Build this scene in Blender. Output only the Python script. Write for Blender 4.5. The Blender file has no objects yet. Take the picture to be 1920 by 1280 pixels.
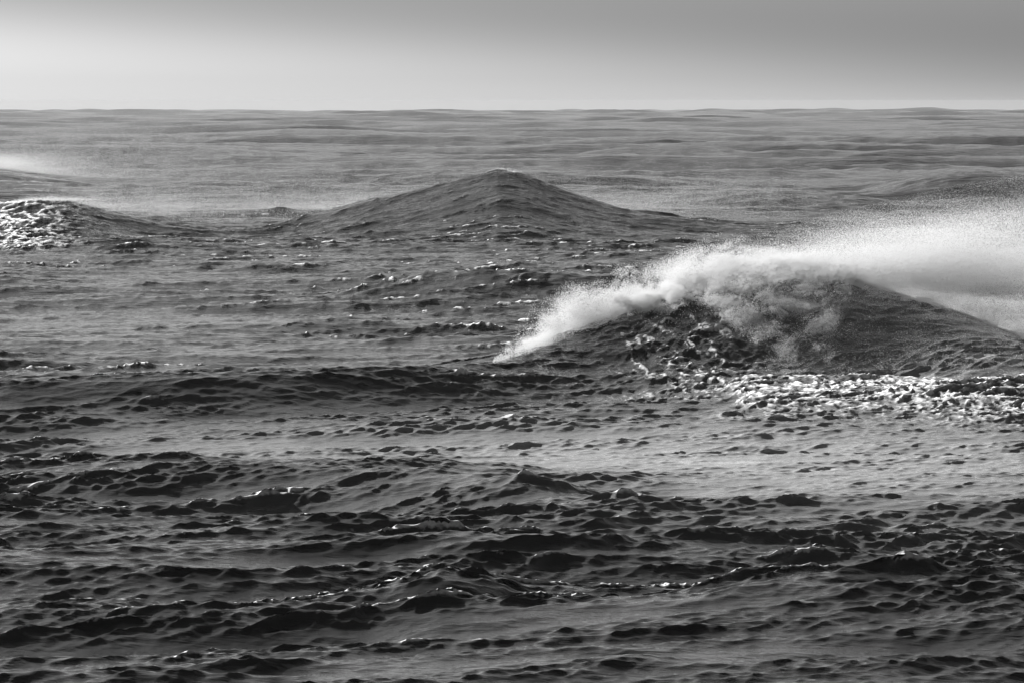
import bpy, math
import numpy as np

R = math.radians
scene = bpy.context.scene
col = scene.collection

# ------------------------------------------------------------------ camera
CAM_H = 16.0                        # metres above mean sea level (a headland)
LENS, SENS = 200.0, 36.0
K = SENS / LENS / 1920.0            # radians per photograph pixel
EYE = 190.0                         # eye level row; the sea horizon dips below it
REARTH = 7.4e6
cam = bpy.data.cameras.new('camera')
cam.lens, cam.sensor_width = LENS, SENS
cam.clip_start, cam.clip_end = 1.0, 120000.0
cam_ob = bpy.data.objects.new('camera', cam)
cam_ob.location = (0, 0, CAM_H)
cam_ob.rotation_euler = (math.pi / 2 - math.atan((640 - EYE) * K), 0, 0)
col.objects.link(cam_ob)
scene.camera = cam_ob

# ------------------------------------------------------------------ sky, sun
SUN_EL, SUN_AZ = R(26.0), R(-48.0)   # azimuth from the view direction, to the left
sun_dir = (math.sin(SUN_AZ) * math.cos(SUN_EL), math.cos(SUN_AZ) * math.cos(SUN_EL), math.sin(SUN_EL))
world = bpy.data.worlds.new('World')
scene.world = world
world.use_nodes = True
wn, wl = world.node_tree.nodes, world.node_tree.links
wn.clear()
w_out = wn.new('ShaderNodeOutputWorld')
w_bg = wn.new('ShaderNodeBackground')
w_bg.inputs['Strength'].default_value = 0.0540
w_sky = wn.new('ShaderNodeTexSky')
w_sky.sky_type = 'NISHITA'
w_sky.sun_disc = False
w_sky.sun_elevation = SUN_EL
w_sky.sun_rotation = SUN_AZ
w_sky.air_density, w_sky.dust_density, w_sky.ozone_density = 1.0, 2.0, 1.0
w_bw = wn.new('ShaderNodeRGBToBW')
w_tc = wn.new('ShaderNodeTexCoord')
w_sep = wn.new('ShaderNodeSeparateXYZ')
w_map = wn.new('ShaderNodeMapRange')
w_map.inputs['From Min'].default_value = -0.004
w_map.inputs['From Max'].default_value = 0.046
w_ramp = wn.new('ShaderNodeValToRGB')
cr = w_ramp.color_ramp
cr.interpolation = 'B_SPLINE'
for e in list(cr.elements)[1:]:
    cr.elements.remove(e)
stops = [(0.0, 1.0), (0.12, 1.0), (0.20, 0.86), (0.28, 0.62), (0.36, 0.46), (0.44, 0.41), (0.55, 0.405), (1.0, 0.405)]
cr.elements[0].position = stops[0][0]
cr.elements[0].color = (stops[0][1],) * 3 + (1,)
for p, v in stops[1:]:
    e = cr.elements.new(p); e.color = (v, v, v, 1)
w_mul = wn.new('ShaderNodeMath'); w_mul.operation = 'MULTIPLY'
wl.new(w_tc.outputs['Generated'], w_sep.inputs[0])
w_tilt = wn.new('ShaderNodeMath'); w_tilt.operation = 'MULTIPLY_ADD'   # the bright salt air stands higher on the sun's side
w_tilt.inputs[1].default_value = 0.055
wl.new(w_sep.outputs['X'], w_tilt.inputs[0]); wl.new(w_sep.outputs['Z'], w_tilt.inputs[2])
wl.new(w_tilt.outputs[0], w_map.inputs['Value'])
wl.new(w_map.outputs['Result'], w_ramp.inputs['Fac'])
w_max = wn.new('ShaderNodeMath'); w_max.operation = 'MAXIMUM'; w_max.inputs[1].default_value = 0.004
w_cmb = wn.new('ShaderNodeCombineXYZ')
wl.new(w_sep.outputs['X'], w_cmb.inputs['X']); wl.new(w_sep.outputs['Y'], w_cmb.inputs['Y'])
wl.new(w_sep.outputs['Z'], w_max.inputs[0]); wl.new(w_max.outputs[0], w_cmb.inputs['Z'])
wl.new(w_cmb.outputs[0], w_sky.inputs['Vector'])
wl.new(w_sky.outputs['Color'], w_bw.inputs['Color'])
wl.new(w_bw.outputs['Val'], w_mul.inputs[0])
wl.new(w_ramp.outputs['Color'], w_mul.inputs[1])
w_high = wn.new('ShaderNodeMapRange')               # deep dark sky overhead
w_high.inputs['From Min'].default_value, w_high.inputs['From Max'].default_value = 0.22, 0.7
w_high.inputs['To Min'].default_value, w_high.inputs['To Max'].default_value = 1.0, 0.22
w_mul2 = wn.new('ShaderNodeMath'); w_mul2.operation = 'MULTIPLY'
wl.new(w_sep.outputs['Z'], w_high.inputs['Value'])
wl.new(w_mul.outputs['Value'], w_mul2.inputs[0]); wl.new(w_high.outputs['Result'], w_mul2.inputs[1])
wl.new(w_mul2.outputs['Value'], w_bg.inputs['Color'])
wl.new(w_bg.outputs['Background'], w_out.inputs['Surface'])

sun = bpy.data.lights.new('sun', 'SUN')
sun.energy, sun.angle, sun.color = 5.0, R(0.6), (1, 1, 1)   # black and white photograph
sun_ob = bpy.data.objects.new('sun', sun)
from mathutils import Vector
sun_ob.rotation_euler = Vector(sun_dir).to_track_quat('Z', 'Y').to_euler()
sun_ob.location = (-400, 200, 220)
col.objects.link(sun_ob)

scene.view_settings.view_transform = 'Standard'
scene.view_settings.look = 'None'
scene.view_settings.exposure = 1.9
scene.view_settings.gamma = 1.0
scene.view_settings.use_curve_mapping = False
scene.cycles.max_bounces = 6
scene.cycles.diffuse_bounces = 4
scene.cycles.glossy_bounces = 2
scene.cycles.volume_bounces = 0
scene.cycles.use_denoising = True
scene.cycles.caustics_reflective = False

# ------------------------------------------------------------------ noise and ocean spectra
rng = np.random.default_rng(7)
PERM = np.concatenate([rng.permutation(512)] * 3).astype(np.int32)
ANG = rng.uniform(0, 2 * np.pi, 512)
GX, GY = np.cos(ANG).astype(np.float32), np.sin(ANG).astype(np.float32)
G3 = rng.normal(size=(512, 3)); G3 = (G3 / np.linalg.norm(G3, axis=1)[:, None]).astype(np.float32)

def noise2(x, y, seed=0):
    x = x + seed * 17.31; y = y + seed * 9.77
    xi = np.floor(x); yi = np.floor(y)
    fx = (x - xi).astype(np.float32); fy = (y - yi).astype(np.float32)
    xi = xi.astype(np.int64) & 511; yi = yi.astype(np.int64) & 511
    u = fx * fx * fx * (fx * (fx * 6 - 15) + 10); v = fy * fy * fy * (fy * (fy * 6 - 15) + 10)
    def g(ix, iy, dx, dy):
        h = PERM[PERM[ix & 511] + (iy & 511)]
        return GX[h] * dx + GY[h] * dy
    a = g(xi, yi, fx, fy); b = g(xi + 1, yi, fx - 1, fy)
    c = g(xi, yi + 1, fx, fy - 1); d = g(xi + 1, yi + 1, fx - 1, fy - 1)
    return ((a + u * (b - a)) * (1 - v) + (c + u * (d - c)) * v) * 1.5

def noise3(x, y, z, seed=0):
    x = x + seed * 17.31; y = y + seed * 9.77; z = z + seed * 5.13
    xi = np.floor(x); yi = np.floor(y); zi = np.floor(z)
    fx = (x - xi).astype(np.float32); fy = (y - yi).astype(np.float32); fz = (z - zi).astype(np.float32)
    xi = xi.astype(np.int64) & 511; yi = yi.astype(np.int64) & 511; zi = zi.astype(np.int64) & 511
    s = lambda t: t * t * t * (t * (t * 6 - 15) + 10)
    u, v, w = s(fx), s(fy), s(fz)
    out = 0
    for i in (0, 1):
        for j in (0, 1):
            for k in (0, 1):
                h = PERM[PERM[PERM[(xi + i) & 511] + ((yi + j) & 511)] + ((zi + k) & 511)]
                g = G3[h, 0] * (fx - i) + G3[h, 1] * (fy - j) + G3[h, 2] * (fz - k)
                out = out + g * (u if i else 1 - u) * (v if j else 1 - v) * (w if k else 1 - w)
    return out * 1.5

def fbm2(x, y, octv=4, seed=0, gain=0.5):
    t = 0; a = 1.0
    for o in range(octv):
        t = t + a * noise2(x, y, seed + o); x = x * 2.03; y = y * 2.03; a *= gain
    return t

def ridged2(x, y, octv=4, seed=0, gain=0.5):
    t = 0; a = 1.0
    for o in range(octv):
        t = t + a * (1 - np.abs(noise2(x, y, seed + o)) * 1.7); x = x * 2.07; y = y * 2.07; a *= gain
    return t

def fbm3(x, y, z, octv=4, seed=0, gain=0.5):
    t = 0; a = 1.0
    for o in range(octv):
        t = t + a * noise3(x, y, z, seed + o); x = x * 2.03; y = y * 2.03; z = z * 2.03; a *= gain
    return t

def smooth(a, b, x):
    t = np.clip((x - a) / (b - a), 0, 1)
    return t * t * (3 - 2 * t)

class Cascade:
    """A tile of wind-driven sea: height and the sideways pull that sharpens crests."""
    def __init__(s, L, N, lmin, lmax, ang, power, seed, slope=4.0):
        r = np.random.default_rng(seed)
        k1 = np.fft.fftfreq(N, 1.0 / N) * 2 * np.pi / L
        kx, ky = np.meshgrid(k1, k1, indexing='xy')
        k = np.hypot(kx, ky); k[0, 0] = 1
        lam = 2 * np.pi / k
        c = (kx * math.cos(ang) + ky * math.sin(ang)) / k
        P = k ** (-slope) * np.maximum(c, 0) ** power
        P *= smooth(lmin * 0.8, lmin * 1.2, lam) * (1 - smooth(lmax * 0.85, lmax * 1.15, lam))
        P[0, 0] = 0
        h0 = (r.normal(size=k.shape) + 1j * r.normal(size=k.shape)) * np.sqrt(P)
        h = np.fft.ifft2(h0)
        sd = h.real.std()
        s.L, s.N = L, N
        s.h = (h.real / sd).astype(np.float32)
        s.dx = (np.fft.ifft2(1j * kx / k * h0).real / sd).astype(np.float32)
        s.dy = (np.fft.ifft2(1j * ky / k * h0).real / sd).astype(np.float32)
    def sample(s, x, y):
        gx = (x / s.L) % 1.0 * s.N; gy = (y / s.L) % 1.0 * s.N
        i = np.floor(gx).astype(np.int32); j = np.floor(gy).astype(np.int32)
        fx = (gx - i).astype(np.float32); fy = (gy - j).astype(np.float32)
        i %= s.N; j %= s.N; i1 = (i + 1) % s.N; j1 = (j + 1) % s.N
        out = []
        for t in (s.h, s.dx, s.dy):
            out.append((t[j, i] * (1 - fx) + t[j, i1] * fx) * (1 - fy) + (t[j1, i] * (1 - fx) + t[j1, i1] * fx) * fy)
        return out

WIND = R(-24)
c_rip = Cascade(31.0, 512, 0.36, 2.8, R(-58), 5.0, 11, 3.0)
c_chop = Cascade(97.0, 1024, 1.8, 10.0, R(-66), 12.0, 12, 4.0)
c_mid = Cascade(61.0, 512, 1.5, 5.0, R(-68), 8.0, 15, 3.0)
c_sea = Cascade(347.0, 512, 9.0, 46.0, R(-78), 4.0, 13, 3.6)
c_swell = Cascade(2903.0, 1024, 55.0, 300.0, R(-97), 9.0, 14, 2.9)

# ------------------------------------------------------------------ surveyed waves
def flat_row(d):                    # row of the photograph at which flat water at range d is seen
    return EYE + (CAM_H + d * d / (2 * REARTH)) / (d * K)

class Wave:
    """A swell: crest line as (bearing column, crest row, range), front and back lengths."""
    def __init__(s, pts, d, front, back, p=1.7, pb=1.7, crown=1.0):
        P = np.array([(q + (d,))[:3] for q in pts], float)
        s.X = (P[:, 0] - 960) * K * P[:, 2]
        s.d = P[:, 2]
        s.z = CAM_H - (P[:, 1] - EYE) * K * P[:, 2] + P[:, 2] ** 2 / (2 * REARTH)
        s.z = np.maximum(s.z, 0.0); s.z[0] = s.z[-1] = 0.0
        s.front, s.back, s.p, s.pb = front, back, p, pb
        xs = np.linspace(s.X[0] - 40, s.X[-1] + 40, 3000)
        z = np.interp(xs, s.X, s.z, left=s.z[0], right=s.z[-1])
        dd = np.interp(xs, s.X, s.d)
        n = max(3, int(3000 * 0.012)) | 1
        ker = np.hanning(n + 2)[1:-1]; ker /= ker.sum()
        pad = lambda a: np.convolve(np.pad(a, n // 2, mode='edge'), ker, 'valid')
        s.xs, s.zs, s.ds = xs, pad(z), pad(dd)
        fa = np.asarray(front, float)
        if fa.ndim == 0:
            fa = fa * (0.28 + 0.72 * s.z / s.z.max())
        s.fronts = np.interp(xs, s.X, fa)
    def rel(s, X, Y):
        dc = np.interp(X, s.xs, s.ds)
        t = Y - dc
        fr = np.interp(X, s.xs, s.fronts)
        f = np.where(t < 0, np.exp(-np.abs(t / fr) ** s.p), np.exp(-np.abs(t / s.back) ** s.pb))
        return f, t
    def height(s, X, Y):
        f, t = s.rel(X, Y)
        return np.interp(X, s.xs, s.zs) * f

D1 = 306
main = Wave([(-500, 740, 280), (0, 711, 282), (300, 709, 284), (560, 699, 288), (800, 684, 295), (950, 660, 301),
             (1100, 606, 307), (1230, 560, 309), (1330, 530, 310), (1440, 512, 311), (1560, 508, 312), (1650, 540, 312),
             (1800, 588, 311), (1920, 638, 310), (2050, 700, 308), (2250, 752, 306)], D1,
            [6, 6, 6, 6.5, 7.5, 9.5, 11, 11, 10.5, 10, 10, 10, 11, 12, 14, 16], 20, 1.7, 1.6)
peak = Wave([(380, 452), (480, 436), (600, 404), (700, 374), (800, 350), (880, 330), (935, 314), (990, 325), (1040, 347),
             (1110, 373), (1200, 399), (1290, 416), (1380, 429), (1480, 445), (1600, 455)], 700, 24, 34, 1.15, 1.8)
lefty = Wave([(-260, 430), (-120, 385), (0, 380), (60, 373), (130, 377), (180, 391), (230, 406), (300, 425), (385, 437), (460, 450)],
             690, 17, 34, 1.3, 1.7)
midl = Wave([(560, 598), (650, 555), (730, 533), (800, 517), (880, 510), (960, 507), (1050, 508), (1160, 514), (1300, 528), (1440, 570)],
            455, 8.5, 24, 1.5, 1.6)
lowl = Wave([(-200, 585), (0, 566), (60, 546), (150, 543), (230, 546), (320, 554), (400, 566), (480, 585)], 478, 8, 18, 1.5, 1.6)
fore = Wave([(-300, 892, 233), (0, 884, 234), (220, 872, 235), (420, 876, 234), (560, 880, 233), (700, 884, 231), (850, 891, 228),
             (960, 894, 226), (1040, 914, 223), (1150, 938, 220), (1300, 968, 216), (1450, 978, 213), (1600, 985, 211),
             (1800, 994, 209), (2100, 1012, 206)], 230, 7, 12, 1.4, 1.6)
fore2 = Wave([(700, 1190, 171), (900, 1150, 173), (1100, 1140, 174), (1300, 1130, 175), (1400, 1106, 177), (1480, 1092, 178),
              (1580, 1092, 178), (1700, 1090, 179), (1800, 1100, 178), (1920, 1112, 177), (2100, 1150, 176)], 175, 5.5, 9, 1.5, 1.6)
fore3 = Wave([(-200, 1160, 172), (0, 1150, 173), (300, 1140, 175), (560, 1128, 177), (700, 1110, 179), (830, 1072, 182), (900, 1092, 182),
              (1000, 1120, 182)], 176, 5.5, 8, 1.5, 1.6)
farr = Wave([(1540, 392), (1620, 368), (1700, 341), (1770, 325), (1830, 319), (1900, 324), (1990, 340), (2150, 380)], 960, 20, 60)
farl = Wave([(-260, 350), (-80, 318), (0, 321), (50, 328), (110, 337), (190, 350), (280, 366)], 1050, 28, 60)
hill1 = Wave([(980, 300), (1060, 289), (1160, 278), (1270, 271), (1360, 280), (1450, 291), (1560, 291), (1680, 287), (1800, 292), (1920, 305)], 1580, 26, 90)
hill2 = Wave([(60, 300), (130, 284), (200, 264), (290, 268), (420, 274), (560, 280), (700, 292), (840, 304)], 1650, 26, 90)
hill3 = Wave([(1480, 275), (1560, 262), (1640, 256), (1740, 249), (1820, 257), (1900, 266), (2000, 280)], 2250, 36, 110)
hill4 = Wave([(330, 262), (420, 252), (540, 243), (650, 245), (760, 250), (960, 258)], 2450, 40, 120)
hill5 = Wave([(640, 340), (720, 330), (820, 321), (980, 324), (1120, 330), (1250, 336), (1400, 350)], 1080, 24, 60)
hill6 = Wave([(1180, 386), (1280, 368), (1420, 361), (1560, 366), (1640, 372), (1720, 386)], 880, 20, 45)
WAVES = dict(main=main, peak=peak, lefty=lefty, midl=midl, lowl=lowl, fore=fore, fore2=fore2, fore3=fore3, farr=farr,
             farl=farl, hill1=hill1, hill2=hill2, hill3=hill3, hill4=hill4, hill5=hill5, hill6=hill6)

# ------------------------------------------------------------------ the sea sheet
def rows():
    segs = [(20, 140, 6.0), (140, 155, 0.8), (155, 262, 0.17), (262, 330, 0.175), (330, 400, 0.5), (400, 640, 0.7),
            (640, 745, 0.5), (745, 1100, 1.8), (1100, 2200, 5.5), (2200, 5000, 14), (5000, 12000, 28), (12000, 16500, 70)]
    out = []
    for a, b, st in segs:
        out.append(np.linspace(a, b, int(round((b - a) / st)), endpoint=False))
    return np.concatenate(out + [[16500.0]])
Dr = rows()
uin = np.linspace(-0.102, 0.102, 640)
ext = 0.102 + np.cumsum(np.geomspace(0.0006, 0.07, 24))
Uc = np.concatenate([-ext[::-1], uin, ext])
Y0, U0 = np.meshgrid(Dr, Uc, indexing='ij')
X0 = (U0 * Y0)
nr, nc = X0.shape
PXc = 960 + U0 / K                                   # bearing column and flat row: a chart of the sea
PYc = EYE + (CAM_H + Y0 * Y0 / (2 * REARTH)) / (Y0 * K)

def blob(px, py, rx, ry, s=1.0):
    return s * np.exp(-((PXc - px) / rx) ** 2 - ((PYc - py) / ry) ** 2)

# how rough the wind chop is over the chart (gusts and slicks)
gust = fbm2(X0 / 38.0, Y0 / 60.0, 3, 21)
amp = 1.0 + 0.55 * gust + (0.5 - 0.35 * smooth(240, 300, Y0)) * fbm2(X0 / 11.0, Y0 / 19.0, 2, 24)
amp -= blob(1650, 885, 480, 85, 0.8) + blob(1150, 865, 300, 50, 0.7) + blob(250, 640, 420, 45, 0.55) + blob(450, 840, 480, 26, 0.6)
amp -= blob(500, 500, 460, 26, 0.25)
amp += blob(500, 940, 560, 60, 0.2) + blob(1200, 1000, 600, 70, 0.35) + blob(1500, 1130, 500, 60, 0.35) + blob(500, 1160, 600, 70, 0.3)
amp = np.clip(amp, 0.26, 1.9).astype(np.float32)

rel = {}
body = np.zeros_like(X0)
H = np.zeros_like(X0); DX = np.zeros_like(X0); DY = np.zeros_like(X0)
for name, w in WAVES.items():
    H += w.height(X0, Y0)
    rel[name] = w.rel(X0, Y0)[0] * np.clip(np.interp(X0, w.xs, w.zs) / max(w.zs.max(), 1e-3), 0, 1)
    body = np.maximum(body, rel[name])
calm = 1 - 0.85 * smooth(0.0, 0.6, body)             # long background waves give way to the surveyed ones
sw = c_swell.sample(X0, Y0)
f_sw = (smooth(780, 1500, Y0) * 1.6 + 0.08 + 1.2 * smooth(3000, 8000, Y0)) * calm
H += sw[0] * f_sw; DX += sw[1] * f_sw * 0.6; DY += sw[2] * f_sw * 0.6
f = (0.27 - 0.03 * smooth(300, 500, Y0)) * (0.3 + 0.7 * amp) * (1 - smooth(6000, 12000, Y0)) * (0.4 + 0.6 * calm)
t = c_sea.sample(X0, Y0); H += t[0] * f; DX += t[1] * f; DY += t[2] * f
quiet = 1 - 0.72 * np.clip(np.maximum(rel['peak'], rel['lefty']) * 1.5, 0, 1) - (0.3 + 0.35 * smooth(1420, 1560, PXc) + 0.3 * (1 - smooth(800, 1150, PXc))) * np.clip(rel['main'] * 3, 0, 1)
f = (0.122 - 0.012 * (1 - smooth(250, 275, Y0))) * amp * quiet * (1 - smooth(2200, 4200, Y0)) * (1 - 0.42 * smooth(240, 300, Y0)) * (1 + 0.5 * smooth(750, 1400, Y0))
t = c_chop.sample(X0, Y0); H += t[0] * f; DX += t[1] * f * 1.15; DY += t[2] * f * 1.15
chop_h = t[0] * amp
f = 0.050 * np.maximum(amp, 0.6) * quiet * smooth(255, 320, Y0) * (1 - smooth(900, 1500, Y0))
t2 = c_mid.sample(X0, Y0); H += t2[0] * f; DX += t2[1] * f * 1.1; DY += t2[2] * f * 1.1
f = (0.052 + 0.002 * smooth(240, 300, Y0)) * np.maximum(amp, 0.72) * (1 - smooth(500, 1000, Y0)) * (0.75 + 0.35 * np.clip(t[0], -1, 2))
t = c_rip.sample(X0 + DX, Y0 + DY); H += t[0] * f; DX += t[1] * f * 1.15; DY += t[2] * f * 1.15
rip_h = t[0] * amp

# broken, boiling water
def zone(px, py, rx, ry, p=2):
    return np.exp(-np.abs((PXc - px) / rx) ** p - np.abs((PYc - py) / ry) ** p)
mt = Y0 - np.interp(X0, main.xs, main.ds)            # metres behind the main crest
white = smooth(-36, -20, mt + 2.0 * noise2(X0 / 5, Y0 / 5, 3)) * (1 - smooth(-14.5, -12.5, mt)) * smooth(1330, 1440, PXc + 60 * noise2(X0 / 4, Y0 / 4, 4))
H += 0.45 * white
boil = white.copy()                                                                       # foam in front of the wave
boil = np.maximum(boil, 0.8 * smooth(-22, -15, mt) * (1 - smooth(-4.5, -1.5, mt)) * np.exp(-((PXc - 1300 + 45 * noise2(X0 / 3.0, Y0 / 3.0, 8)) / 150) ** 2))
boil = np.maximum(boil, 0.28 * smooth(-24, -14, mt) * (1 - smooth(-1, 1, mt)) * np.exp(-((PXc - 1030) / 240) ** 2))
boil_l = zone(30, 450, 130, 26, 2)
sel = np.where((boil > 0.02))
x, y = X0[sel], Y0[sel]
wx = fbm2(x / 3.1, y / 3.1, 3, 40); wy = fbm2(x / 3.1, y / 3.1, 3, 50)
rd = ridged2((x * 0.9 + 1.3 * wx) / 1.5, (y * 0.45 + 1.0 * wy + 0.55 * x) / 1.2, 4, 60, 0.55)
lump = fbm2(x / 0.42, y / 0.7, 3, 70, 0.6)
H[sel] += boil[sel] * ((0.16 - 0.05 * white[sel]) * (rd - 1.1) + 0.07 * lump)
DX[sel] += boil[sel] * 0.35 * wy
DY[sel] += boil[sel] * 0.35 * wx
# general broken whitecaps and painted sun glints on the chop and patches of froth
froth = np.zeros_like(X0)
froth[sel] = np.maximum(0.85 * white[sel] ** 0.7 * smooth(0.75, 1.9, rd + 0.7 * lump), np.clip(0.95 * boil[sel], 0, 1) * smooth(1.25, 1.8, rd + 0.35 * lump))
sel = np.where(boil_l > 0.02)
x, y = X0[sel], Y0[sel]
rd = ridged2(x / 2.2, y / 4.5, 4, 80, 0.58)
H[sel] += boil_l[sel] * 0.38 * (rd - 1.1)
froth[sel] = np.maximum(froth[sel], 0.95 * boil_l[sel] * smooth(0.95, 1.8, rd))
streak = fbm2((X0 * 0.9 + Y0 * 0.42) / 9.0, (Y0 * 0.9 - X0 * 0.42) / 1.8, 4, 90)
cap_glints = smooth(2.5, 3.4, 0.8 * chop_h + 0.8 * streak + 0.8 * rip_h) * (1 - smooth(500, 1200, Y0))
froth = np.maximum(froth, 0.75 * cap_glints)
sh = smooth(1400, 1580, PXc) * smooth(-17, -12, mt) * (1 - smooth(0, 3, mt))
face_n = fbm2((X0 * 0.8 + Y0 * 0.6) / 5.0, (Y0 * 0.8 - X0 * 0.6) / 0.9, 4, 130, 0.6)
froth = np.maximum(froth, 0.42 * sh * smooth(0.15, 0.9, face_n))
lace = zone(1600, 850, 600, 110, 2) * 0.35 + zone(700, 590, 500, 40, 2) * 0.25
froth = np.maximum(froth, lace * smooth(0.1, 0.9, streak))
aer_sheen = 0.02 + 0.02 * (1 - smooth(450, 900, Y0)) + 0.75 * zone(1600, 870, 560, 105, 2) + 0.5 * zone(1000, 850, 420, 45, 2) + 0.38 * zone(400, 840, 420, 30, 2) \
    + 0.17 * zone(350, 640, 520, 60, 2) + 0.10 * zone(800, 490, 900, 40, 2) + 0.10 * zone(500, 950, 600, 40, 2) + 0.06 * streak  # milky foamed water, made paler on slicks to paint in reflected sky
aer_sheen = np.clip(aer_sheen * (1 - 0.8 * smooth(0.1, 0.5, body * (np.abs(mt) < 40))) + 0.22 * sh, 0, 1)

Xf = (X0 + DX).astype(np.float32); Yf = (Y0 + DY).astype(np.float32)
Zf = (H - (X0 * X0 + Y0 * Y0) / (2 * REARTH)).astype(np.float32)
Pn = np.stack([Xf, Yf, Zf], -1)
du = np.gradient(Pn, axis=1); dv = np.gradient(Pn, axis=0)
Nn = np.cross(du, dv); Nn /= np.linalg.norm(Nn, axis=-1, keepdims=True) + 1e-12
Nn[Nn[..., 2] < 0] *= -1
Pv = Pn.reshape(-1, 3); Nv = Nn.reshape(-1, 3).astype(np.float32)

# ------------------------------------------------------------------ materials
def grey(v):
    return (v, v, v, 1)

def water_material():
    m = bpy.data.materials.new('sea_water'); m.use_nodes = True
    nt = m.node_tree; n, l = nt.nodes, nt.links
    n.clear()
    out = n.new('ShaderNodeOutputMaterial')
    b = n.new('ShaderNodeBsdfPrincipled')
    b.inputs['IOR'].default_value = 1.333
    af = n.new('ShaderNodeAttribute'); af.attribute_name = 'froth'
    aa = n.new('ShaderNodeAttribute'); aa.attribute_name = 'aeration_sheen'
    geo = n.new('ShaderNodeNewGeometry')
    mp = n.new('ShaderNodeMapping'); mp.inputs['Scale'].default_value = (0.36, 1.0, 1.3)
    l.new(geo.outputs['Position'], mp.inputs['Vector'])
    n1 = n.new('ShaderNodeTexNoise'); n1.inputs['Scale'].default_value = 2.6; n1.inputs['Detail'].default_value = 4; n1.inputs['Roughness'].default_value = 0.62
    l.new(mp.outputs[0], n1.inputs['Vector'])
    n2 = n.new('ShaderNodeTexNoise'); n2.inputs['Scale'].default_value = 7.0; n2.inputs['Detail'].default_value = 3
    l.new(geo.outputs['Position'], n2.inputs['Vector'])
    bump = n.new('ShaderNodeBump'); bump.inputs['Strength'].default_value = 1.0; bump.inputs['Distance'].default_value = 0.06
    l.new(n1.outputs['Fac'], bump.inputs['Height'])
    n3 = n.new('ShaderNodeTexNoise'); n3.inputs['Scale'].default_value = 0.42; n3.inputs['Detail'].default_value = 5; n3.inputs['Roughness'].default_value = 0.6
    l.new(mp.outputs[0], n3.inputs['Vector'])
    sp = n.new('ShaderNodeSeparateXYZ'); l.new(geo.outputs['Position'], sp.inputs[0])
    fy = n.new('ShaderNodeMapRange'); fy.inputs['From Min'].default_value = 270; fy.inputs['From Max'].default_value = 620
    l.new(sp.outputs['Y'], fy.inputs['Value'])
    bump2 = n.new('ShaderNodeBump'); bump2.inputs['Distance'].default_value = 0.62
    l.new(fy.outputs['Result'], bump2.inputs['Strength']); l.new(n3.outputs['Fac'], bump2.inputs['Height'])
    l.new(bump2.outputs['Normal'], bump.inputs['Normal'])
    # froth breakup
    mm = n.new('ShaderNodeMath'); mm.operation = 'MULTIPLY_ADD'; mm.inputs[1].default_value = 0.9; 
    l.new(n2.outputs['Fac'], mm.inputs[0]); l.new(af.outputs['Fac'], mm.inputs[2])
    mr = n.new('ShaderNodeMapRange'); mr.inputs['From Min'].default_value = 0.62; mr.inputs['From Max'].default_value = 1.25
    l.new(mm.outputs[0], mr.inputs['Value'])
    fm = n.new('ShaderNodeMath'); fm.operation = 'MULTIPLY'; fm.use_clamp = True
    gt = n.new('ShaderNodeMapRange'); gt.inputs['From Min'].default_value = 0.02; gt.inputs['From Max'].default_value = 0.25
    l.new(af.outputs['Fac'], gt.inputs['Value'])
    l.new(mr.outputs['Result'], fm.inputs[0]); l.new(gt.outputs['Result'], fm.inputs[1])
    wcol = n.new('ShaderNodeMapRange'); wcol.inputs['To Min'].default_value = 0.012; wcol.inputs['To Max'].default_value = 0.30  # base colour: foam milkiness plus painted sky sheen
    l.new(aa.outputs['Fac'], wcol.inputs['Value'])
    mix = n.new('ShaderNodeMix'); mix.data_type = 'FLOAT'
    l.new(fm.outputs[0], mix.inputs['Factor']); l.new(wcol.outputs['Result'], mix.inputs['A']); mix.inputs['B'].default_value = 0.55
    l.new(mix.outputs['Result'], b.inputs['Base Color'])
    rmix = n.new('ShaderNodeMix'); rmix.data_type = 'FLOAT'; rmix.inputs['A'].default_value = 0.05; rmix.inputs['B'].default_value = 0.75
    l.new(fm.outputs[0], rmix.inputs['Factor']); l.new(rmix.outputs['Result'], b.inputs['Roughness'])
    smix = n.new('ShaderNodeMix'); smix.data_type = 'FLOAT'; smix.inputs['A'].default_value = 0.5; smix.inputs['B'].default_value = 0.2
    l.new(fm.outputs[0], smix.inputs['Factor']); l.new(smix.outputs['Result'], b.inputs['Specular IOR Level'])
    l.new(bump.outputs['Normal'], b.inputs['Normal'])
    l.new(b.outputs[0], out.inputs['Surface'])
    return m
M_WATER = water_material()

def spray_material():
    m = bpy.data.materials.new('spray_droplets'); m.use_nodes = True
    n, l = m.node_tree.nodes, m.node_tree.links
    n.clear()
    out = n.new('ShaderNodeOutputMaterial')
    d = n.new('ShaderNodeBsdfDiffuse'); d.inputs['Color'].default_value = grey(0.58)
    t = n.new('ShaderNodeBsdfTranslucent'); t.inputs['Color'].default_value = grey(0.58)
    mx = n.new('ShaderNodeMixShader'); mx.inputs['Fac'].default_value = 0.5
    l.new(d.outputs[0], mx.inputs[1]); l.new(t.outputs[0], mx.inputs[2]); l.new(mx.outputs[0], out.inputs['Surface'])
    return m
M_SPRAY = spray_material()

# ------------------------------------------------------------------ cut the sheet into sea and waves
TOPS = []
def tag(o, label, cat=None, group=None, kind=None):
    o['label'] = label
    if cat: o['category'] = cat
    if group: o['group'] = group
    if kind: o['kind'] = kind
    return o

def empty(name, loc):
    o = bpy.data.objects.new(name, None); o.location = loc; o.empty_display_size = 1.0
    col.objects.link(o); return o

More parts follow.
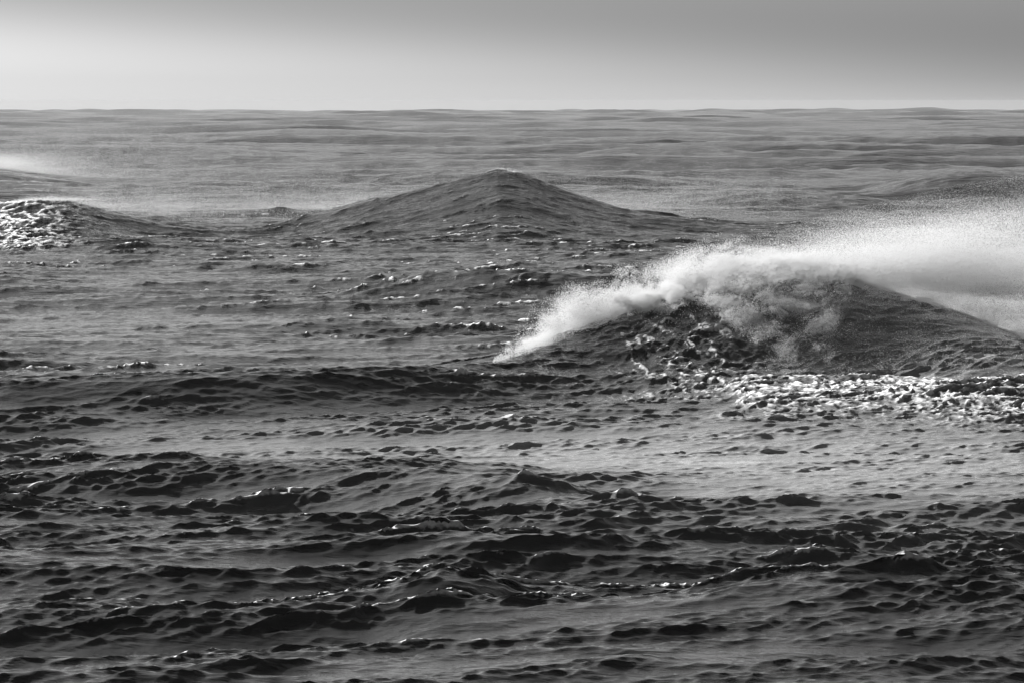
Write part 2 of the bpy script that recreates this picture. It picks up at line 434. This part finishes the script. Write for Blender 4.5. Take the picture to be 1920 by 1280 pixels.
fr, fc = nr - 1, nc - 1
face_lab = np.zeros((fr, fc), np.int16)
mid = lambda a: 0.25 * (a[:-1, :-1] + a[1:, :-1] + a[:-1, 1:] + a[1:, 1:])
ids = {n: i + 1 for i, n in enumerate(WAVES)}
TH = dict(main=0.16, peak=0.14, lefty=0.16, midl=0.25, lowl=0.3, fore=0.35, fore2=0.35, fore3=0.35, farr=0.2, farl=0.2,
          hill1=0.3, hill2=0.3, hill3=0.3, hill4=0.3, hill5=0.35, hill6=0.35)
best = np.zeros((fr, fc))
for nme in WAVES:
    r_ = mid(rel[nme]); v = r_ - TH[nme]
    pick = (v > 0) & (v > best)
    face_lab[pick] = ids[nme]; best[pick] = v[pick]
WHITE, CAP = 100, 101
face_lab[mid(white) > 0.3] = WHITE
lm = (face_lab == ids['lefty']) & (mid(boil_l) > 0.35)
face_lab[lm] = CAP

vid = np.arange(nr * nc, dtype=np.int32).reshape(nr, nc)
quads = np.stack([vid[:-1, :-1], vid[:-1, 1:], vid[1:, 1:], vid[1:, :-1]], -1).reshape(-1, 4)
flat_lab = face_lab.reshape(-1)
fr_flat = froth.reshape(-1).astype(np.float32); aer_sheen_flat = aer_sheen.reshape(-1).astype(np.float32)

def sheet(name, lab, parent=None, origin=(0, 0, 0)):
    q = quads[flat_lab == lab]
    used = np.zeros(nr * nc, bool); used[q.reshape(-1)] = True
    idx = np.where(used)[0]
    remap = np.zeros(nr * nc, np.int32); remap[idx] = np.arange(len(idx), dtype=np.int32)
    q = remap[q]
    me = bpy.data.meshes.new(name)
    me.vertices.add(len(idx)); me.loops.add(q.size); me.polygons.add(len(q))
    co = Pv[idx] - np.array(origin, np.float32)
    me.vertices.foreach_set('co', co.reshape(-1))
    me.loops.foreach_set('vertex_index', q.reshape(-1))
    me.polygons.foreach_set('loop_start', np.arange(0, q.size, 4, dtype=np.int32))
    me.update(calc_edges=True)
    me.polygons.foreach_set('use_smooth', np.ones(len(q), bool))
    me.normals_split_custom_set_from_vertices(Nv[idx])
    for an, arr in (('froth', fr_flat), ('aeration_sheen', aer_sheen_flat)):
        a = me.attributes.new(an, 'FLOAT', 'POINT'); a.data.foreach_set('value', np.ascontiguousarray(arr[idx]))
    me.materials.append(M_WATER)
    o = bpy.data.objects.new(name, me); col.objects.link(o)
    if parent: o.parent = parent
    else: o.location = origin
    return o

sea = sheet('sea', 0)
sea['kind'] = 'structure'
sea['label'] = 'dark wind-chopped grey sea stretching to the hazy horizon'

def base(w):
    i = len(w.X) // 2
    return (float(w.X[i]), float(w.d[i]), 0.0)

LAB = dict(
    midl=('low wind-streaked wave behind the left end of the breaking wave', None),
    lowl=('low dark-faced wave with a short foamy crest below the sparkling white-capped wave', None),
    fore=('long choppy dark ridge in front of the smooth slick below the breaking wave', None),
    fore2=('rough black-faced wave with a foam knot on its crest, before the long ridge', None),
    fore3=('low foam-flecked ridge running out from the rough black-faced wave, with a small curling tip', None),
    farr=('rounded dark swell rising behind the blown mist of the breaking wave', None),
    farl=('pale misty swell behind the sparkling white-capped wave', None),
    hill1=('long double-humped far swell between the peaked wave and the horizon', 'far'),
    hill2=('long flat-topped far swell beyond the pale misty swell', 'far'),
    hill3=('small far swell beyond the rounded dark swell, close under the horizon', 'far'),
    hill4=('faint low far swell behind the long flat-topped swell, close under the horizon', 'far'),
    hill5=('low far swell just behind the tip of the peaked wave', 'far'),
    hill6=('low dark swell beside the rounded swell, above the blown mist', 'far'),
)
for nme, (lab, grp) in LAB.items():
    w = WAVES[nme]
    o = sheet('swell_wave', ids[nme], None, base(w))
    tag(o, lab, 'wave', 'far swells rolling under the horizon' if grp else 'single waves on the sea')

brk = empty('breaking_wave', (float(main.X[10]), 300.0, 0.0))
tag(brk, 'big breaking wave with white spray tearing off its crest', 'wave', 'single waves on the sea')
pk = empty('peaked_wave', (float(peak.X[6]), 690.0, 0.0))
tag(pk, 'tall dark pointed wave like a mountain with a wisp of foam on its tip', 'wave', 'single waves on the sea')
lf = empty('capped_wave', (float(lefty.X[3]), 680.0, 0.0))
tag(lf, 'wave with sparkling white broken foam on its left shoulder', 'wave', 'single waves on the sea')
def under(o, parent):
    o.parent = parent; o.matrix_parent_inverse = parent.matrix_basis.inverted(); return o
from mathutils import Matrix
def child_sheet(name, lab, parent):
    o = sheet(name, lab, None, tuple(parent.location))
    o.parent = parent; o.location = (0, 0, 0); return o
child_sheet('wave_body', ids['main'], brk)
child_sheet('whitewater', WHITE, brk)['label'] = 'boiling white foam spread in front of the wave'
child_sheet('wave_body', ids['peak'], pk)
child_sheet('wave_body', ids['lefty'], lf)
child_sheet('foam_cap', CAP, lf)['label'] = 'sparkling broken white foam'

def surf(X, Y):
    """Height of the built sea surface under a point."""
    j = np.clip(np.searchsorted(Uc, X / Y) - 1, 0, nc - 2); i = np.clip(np.searchsorted(Dr, Y) - 1, 0, nr - 2)
    a = np.clip((X / Y - Uc[j]) / (Uc[j + 1] - Uc[j]), 0, 1); b = np.clip((Y - Dr[i]) / (Dr[i + 1] - Dr[i]), 0, 1)
    return (Zf[i, j] * (1 - a) + Zf[i, j + 1] * a) * (1 - b) + (Zf[i + 1, j] * (1 - a) + Zf[i + 1, j + 1] * a) * b

# ------------------------------------------------------------------ spray: clouds of real droplets
def droplets(name, pos, rad, parent):
    me = bpy.data.meshes.new(name)
    me.vertices.add(len(pos))
    org = np.array(parent.location if parent else pos.mean(0), np.float32)
    me.vertices.foreach_set('co', (pos.astype(np.float32) - org).reshape(-1))
    a = me.attributes.new('drop_radius', 'FLOAT', 'POINT'); a.data.foreach_set('value', rad.astype(np.float32))
    me.materials.append(M_SPRAY)
    o = bpy.data.objects.new(name, me); col.objects.link(o)
    if parent: o.parent = parent
    else: o.location = [float(v) for v in org]
    ng = bpy.data.node_groups.get('droplets')
    if ng is None:
        ng = bpy.data.node_groups.new('droplets', 'GeometryNodeTree')
        ng.interface.new_socket('Geometry', in_out='INPUT', socket_type='NodeSocketGeometry')
        ng.interface.new_socket('Geometry', in_out='OUTPUT', socket_type='NodeSocketGeometry')
        gi = ng.nodes.new('NodeGroupInput'); go = ng.nodes.new('NodeGroupOutput')
        mp = ng.nodes.new('GeometryNodeMeshToPoints')
        na = ng.nodes.new('GeometryNodeInputNamedAttribute'); na.data_type = 'FLOAT'; na.inputs['Name'].default_value = 'drop_radius'
        sm = ng.nodes.new('GeometryNodeSetMaterial'); sm.inputs['Material'].default_value = M_SPRAY
        ng.links.new(gi.outputs[0], mp.inputs['Mesh']); ng.links.new(na.outputs['Attribute'], mp.inputs['Radius'])
        ng.links.new(mp.outputs[0], sm.inputs['Geometry']); ng.links.new(sm.outputs[0], go.inputs[0])
    md = o.modifiers.new('droplets', 'NODES'); md.node_group = ng
    o['kind'] = 'stuff'
    return o

def crest(X):
    return np.interp(X, main.xs, main.zs), np.interp(X, main.xs, main.ds)
def colx(px, d):
    return (px - 960) * K * d

def billow(n, X, Y, Z, s, seed, bias, r):
    """Keep droplets where the turbulent cloud is dense: cauliflower lumps with clear gaps."""
    wx = noise3(X / 3.0, Y / 3.0, Z / 3.0, seed + 60) * 0.9
    d = 0.0; a = 1.0; q = s
    for o in range(4):
        d = d + a * (np.abs(noise3((0.75 * X + 0.3 * Z + wx) / q, 0.7 * Y / q, (1.1 * Z - 0.45 * X - wx) / q, seed + o)) * 2.2 - 0.5); q *= 0.46; a *= 0.62
    return r.uniform(0, 1, n) < smooth(-0.20, 0.26, d + bias)

def plume(n, seed):
    """Spray thrown up along the breaking crest, billowing, blown to the right."""
    r = np.random.default_rng(seed)
    px = r.uniform(925, 1620, n)
    X = colx(px, 309)
    zc, dc = crest(X)
    top = np.interp(px, [925, 985, 1040, 1110, 1200, 1290, 1400, 1500, 1620], [0.3, 2.3, 3.0, 3.5, 3.4, 2.8, 1.7, 1.2, 0.4])
    top = top * (1 + 0.35 * noise2(X / 1.6, X * 0 + 7.7, 31))
    h = r.beta(0.9, 1.7, n) * top
    X = X + h * 0.55 * r.uniform(0.2, 1.4, n)
    Yp = dc + r.normal(0.2, 1.2, n) + 0.6 * h
    Z = crest(X)[0] * 0 + zc - 0.35 + h
    keep = billow(n, X, Yp, Z, 2.2, 5, 0.36 - 0.70 * (h / top) - 0.5 * (1 - smooth(930, 1010, px)), r) & (r.uniform(0, 1, n) < 0.12 + 0.88 * smooth(930, 1030, px))
    return np.stack([X, Yp, Z], -1)[keep]

def roller(n, seed):
    """Tumbling spray falling down the face under the lip."""
    r = np.random.default_rng(seed)
    px = r.uniform(1150, 1600, n)
    X = colx(px, 306)
    zc, dc = crest(X)
    reach = np.interp(px, [1150, 1240, 1330, 1400, 1470, 1540, 1600], [0.8, 3.2, 5.5, 9.0, 9.5, 6.5, 2.5])
    reach = reach * (1 + 0.3 * noise2(X / 1.3, X * 0 + 2.2, 37))
    q = r.beta(0.9, 1.5, n) * reach            # metres down the face
    Yp = dc - q * 1.1
    X = X + 0.2 * q
    off = r.gamma(1.5, 0.33, n) * (1 - 0.45 * q / 9.5)
    Z = surf(X, Yp) - 0.05 + off
    Yp = Yp - off * 0.5
    keep = billow(n, X, Yp, Z, 1.9, 15, 0.22 - 0.35 * q / reach - 0.22 * off, r)
    return np.stack([X, Yp, Z], -1)[keep]

def veil(n, seed):
    """Fine mist torn from the crest and streaming away downwind behind the wave."""
    r = np.random.default_rng(seed)
    px0 = 1130 + 520 * r.beta(1.6, 1.2, n)
    X = colx(px0, 311); zc, dc = crest(X)
    run = r.gamma(1.7, 9.0, n)
    m = run < 62
    run, X, zc, dc = run[m], X[m], zc[m], dc[m]; n = len(run)
    thick = 0.6 + 0.058 * run + 1.2 * (1 - np.exp(-run / 5))
    X = X + run * 0.84
    Yp = dc + 0.5 + run * 0.80 + r.normal(0, 3.0, n)
    g = np.clip(r.normal(0, 0.62, n), -2, 1.35)
    g = np.where(g < 0, g * (1.5 + 0.10 * run), g)
    Z = zc + 0.4 + 0.045 * run + thick * g
    ground = surf(X, Yp)
    low = (r.uniform(0, 1, n) < 0.42) & (run > 2)
    Z = np.where(low, ground + np.sqrt(r.uniform(0, 1, n)) * np.maximum(zc + 0.4 + 0.045 * run - ground, 0.2), Z)
    g = np.where(low, 0.0, g)
    w = fbm3((X + Yp) / 14.0, (X - Yp) / 6.0, Z / 1.6, 3, 25)
    keep = (r.uniform(0, 1, n) < smooth(-0.6, 0.6, w + 0.15)) & (Z > ground) & (Z < 16)
    rad = (0.0068 * np.exp(-0.5 * np.clip(g, 0, 3) ** 2) + 0.002) * (0.8 + 0.4 * r.uniform(0, 1, n))
    return np.stack([X, Yp, Z], -1)[keep], rad[keep]

def curtain(n, seed):
    """Fine drops raining over the right-hand face."""
    r = np.random.default_rng(seed)
    px = r.uniform(1390, 1960, n)
    X = colx(px, 305)
    Yp = crest(X)[1] - 13 * r.beta(1.0, 1.3, n)
    off = r.exponential(0.35, n)
    w = fbm2((X + Yp) / 6.0, (X - Yp) / 1.6, 3, 140)
    keep = r.uniform(0, 1, n) < 0.75 * smooth(-0.5, 0.7, w) * smooth(1400, 1560, px + 40 * w) * (1 - 0.8 * smooth(1580, 1850, px))
    return np.stack([X, Yp, surf(X, Yp) + off], -1)[keep]

def fling(n, seed):
    """Spindrift along the right shoulder."""
    r = np.random.default_rng(seed)
    px = r.uniform(1480, 1990, n)
    X = colx(px, 311); zc, dc = crest(X)
    Yp = dc + r.normal(0.2, 0.6, n)
    gustn = np.clip(noise2(X / 1.1, X * 0 + 3.3, 33) * 1.4 + 0.35, 0.05, 1.2)
    Z = surf(X, Yp) + r.exponential(0.22, n) * gustn - 0.05
    return np.stack([X + r.uniform(0, 0.4, n), Yp, Z], -1)

r0 = np.random.default_rng(99)
P = np.concatenate([plume(1000000, 1), roller(750000, 2), fling(60000, 4), curtain(170000, 5)])
print('SPRAY', len(P))
droplets('spray', P, 0.0055 + 0.011 * r0.beta(1.0, 4.5, len(P)), brk)['label'] = 'white spray thrown up along the crest'
P, rad = veil(2500000, 3)
print('MIST', len(P))
droplets('mist', P, rad, brk)['label'] = 'pale mist blown downwind behind the wave'

def wisp(w, px0, px1, d, n, seed, h, blow):
    r = np.random.default_rng(seed)
    px = r.uniform(px0, px1, n); X = (px - 960) * K * d
    dc = np.interp(X, w.xs, w.ds); zc = surf(X, dc)
    edge = np.sin(np.pi * (px - px0) / (px1 - px0)) ** 0.6
    hh = r.exponential(h, n) * edge
    run = r.exponential(blow, n)
    return np.stack([X + run, dc + run * 0.4 + r.normal(0, 0.6, n), zc + hh - 0.02 + 0.02 * run], -1)
P = wisp(peak, 900, 965, 700, 700, 6, 0.06, 0.4)
droplets('spray', P, np.full(len(P), 0.013), pk)
P = wisp(lefty, 10, 200, 690, 14000, 7, 0.25, 1.5)
droplets('spray', P, np.full(len(P), 0.013), lf)

fl = next(o for o in col.objects if o.get('label', '').startswith('pale misty swell'))
def drift(n, seed):
    r = np.random.default_rng(seed)
    run = r.exponential(9.0, n)
    X = (-60 - 960) * K * 1060 + r.uniform(-6, 9, n) + run
    Yp = 1062 + run * 0.7 + r.normal(0, 5, n)
    Z = surf(X, np.full(n, 1052.0)) * np.exp(-run / 30) + 0.6 + np.abs(r.normal(0, 1.0, n)) * (1 + 0.14 * run) + 0.03 * run
    return np.stack([X, Yp, Z], -1)
P = drift(190000, 8)
droplets('mist', P, np.full(len(P), 0.012), fl)['label'] = 'thin mist blown off the crest'

def trough(n, seed):
    r = np.random.default_rng(seed)
    Yp = r.uniform(735, 980, n)
    px = r.uniform(40, 1560, n); X = (px - 960) * K * Yp
    Z = surf(X, Yp) + r.exponential(1.1, n)
    w = fbm2((X * 0.7 + Yp * 0.7) / 40.0, (Yp * 0.7 - X * 0.7) / 16.0, 3, 160)
    keep = r.uniform(0, 1, n) < smooth(-0.5, 0.6, w) * smooth(60, 320, px) * (1 - smooth(1250, 1550, px)) * smooth(735, 790, Yp) * (1 - smooth(860, 980, Yp))
    return np.stack([X, Yp, Z], -1)[keep]
P = trough(1150000, 9)
lm_ = droplets('low_mist', P, np.full(len(P), 0.011), None)
lm_['label'] = 'thin spindrift lying in the trough behind the peaked wave'

# ------------------------------------------------------------------ haze: the salt air over the sea
bm_v = [(-11000, -300, -32), (11000, -300, -32), (11000, 17000, -32), (-11000, 17000, -32),
        (-11000, -300, 17.5), (11000, -300, 17.5), (11000, 17000, 17.5), (-11000, 17000, 17.5)]
bm_f = [(3, 2, 1, 0), (4, 5, 6, 7), (0, 1, 5, 4), (1, 2, 6, 5), (2, 3, 7, 6), (3, 0, 4, 7)]
me = bpy.data.meshes.new('haze'); me.from_pydata(bm_v, [], bm_f); me.update()
hz = bpy.data.objects.new('haze', me); col.objects.link(hz)
mh = bpy.data.materials.new('salt_haze'); mh.use_nodes = True
n, l = mh.node_tree.nodes, mh.node_tree.links
n.clear()
o_ = n.new('ShaderNodeOutputMaterial'); pv = n.new('ShaderNodeVolumePrincipled')
pv.inputs['Color'].default_value = grey(0.42); pv.inputs['Density'].default_value = 0.000034
pv.inputs['Anisotropy'].default_value = 0.0
l.new(pv.outputs[0], o_.inputs['Volume'])
me.materials.append(mh)
hz['kind'] = 'stuff'
hz['label'] = 'thin pale salt haze lying over the whole sea'
print('TRIS', len(quads) * 2, 'grid', nr, nc)
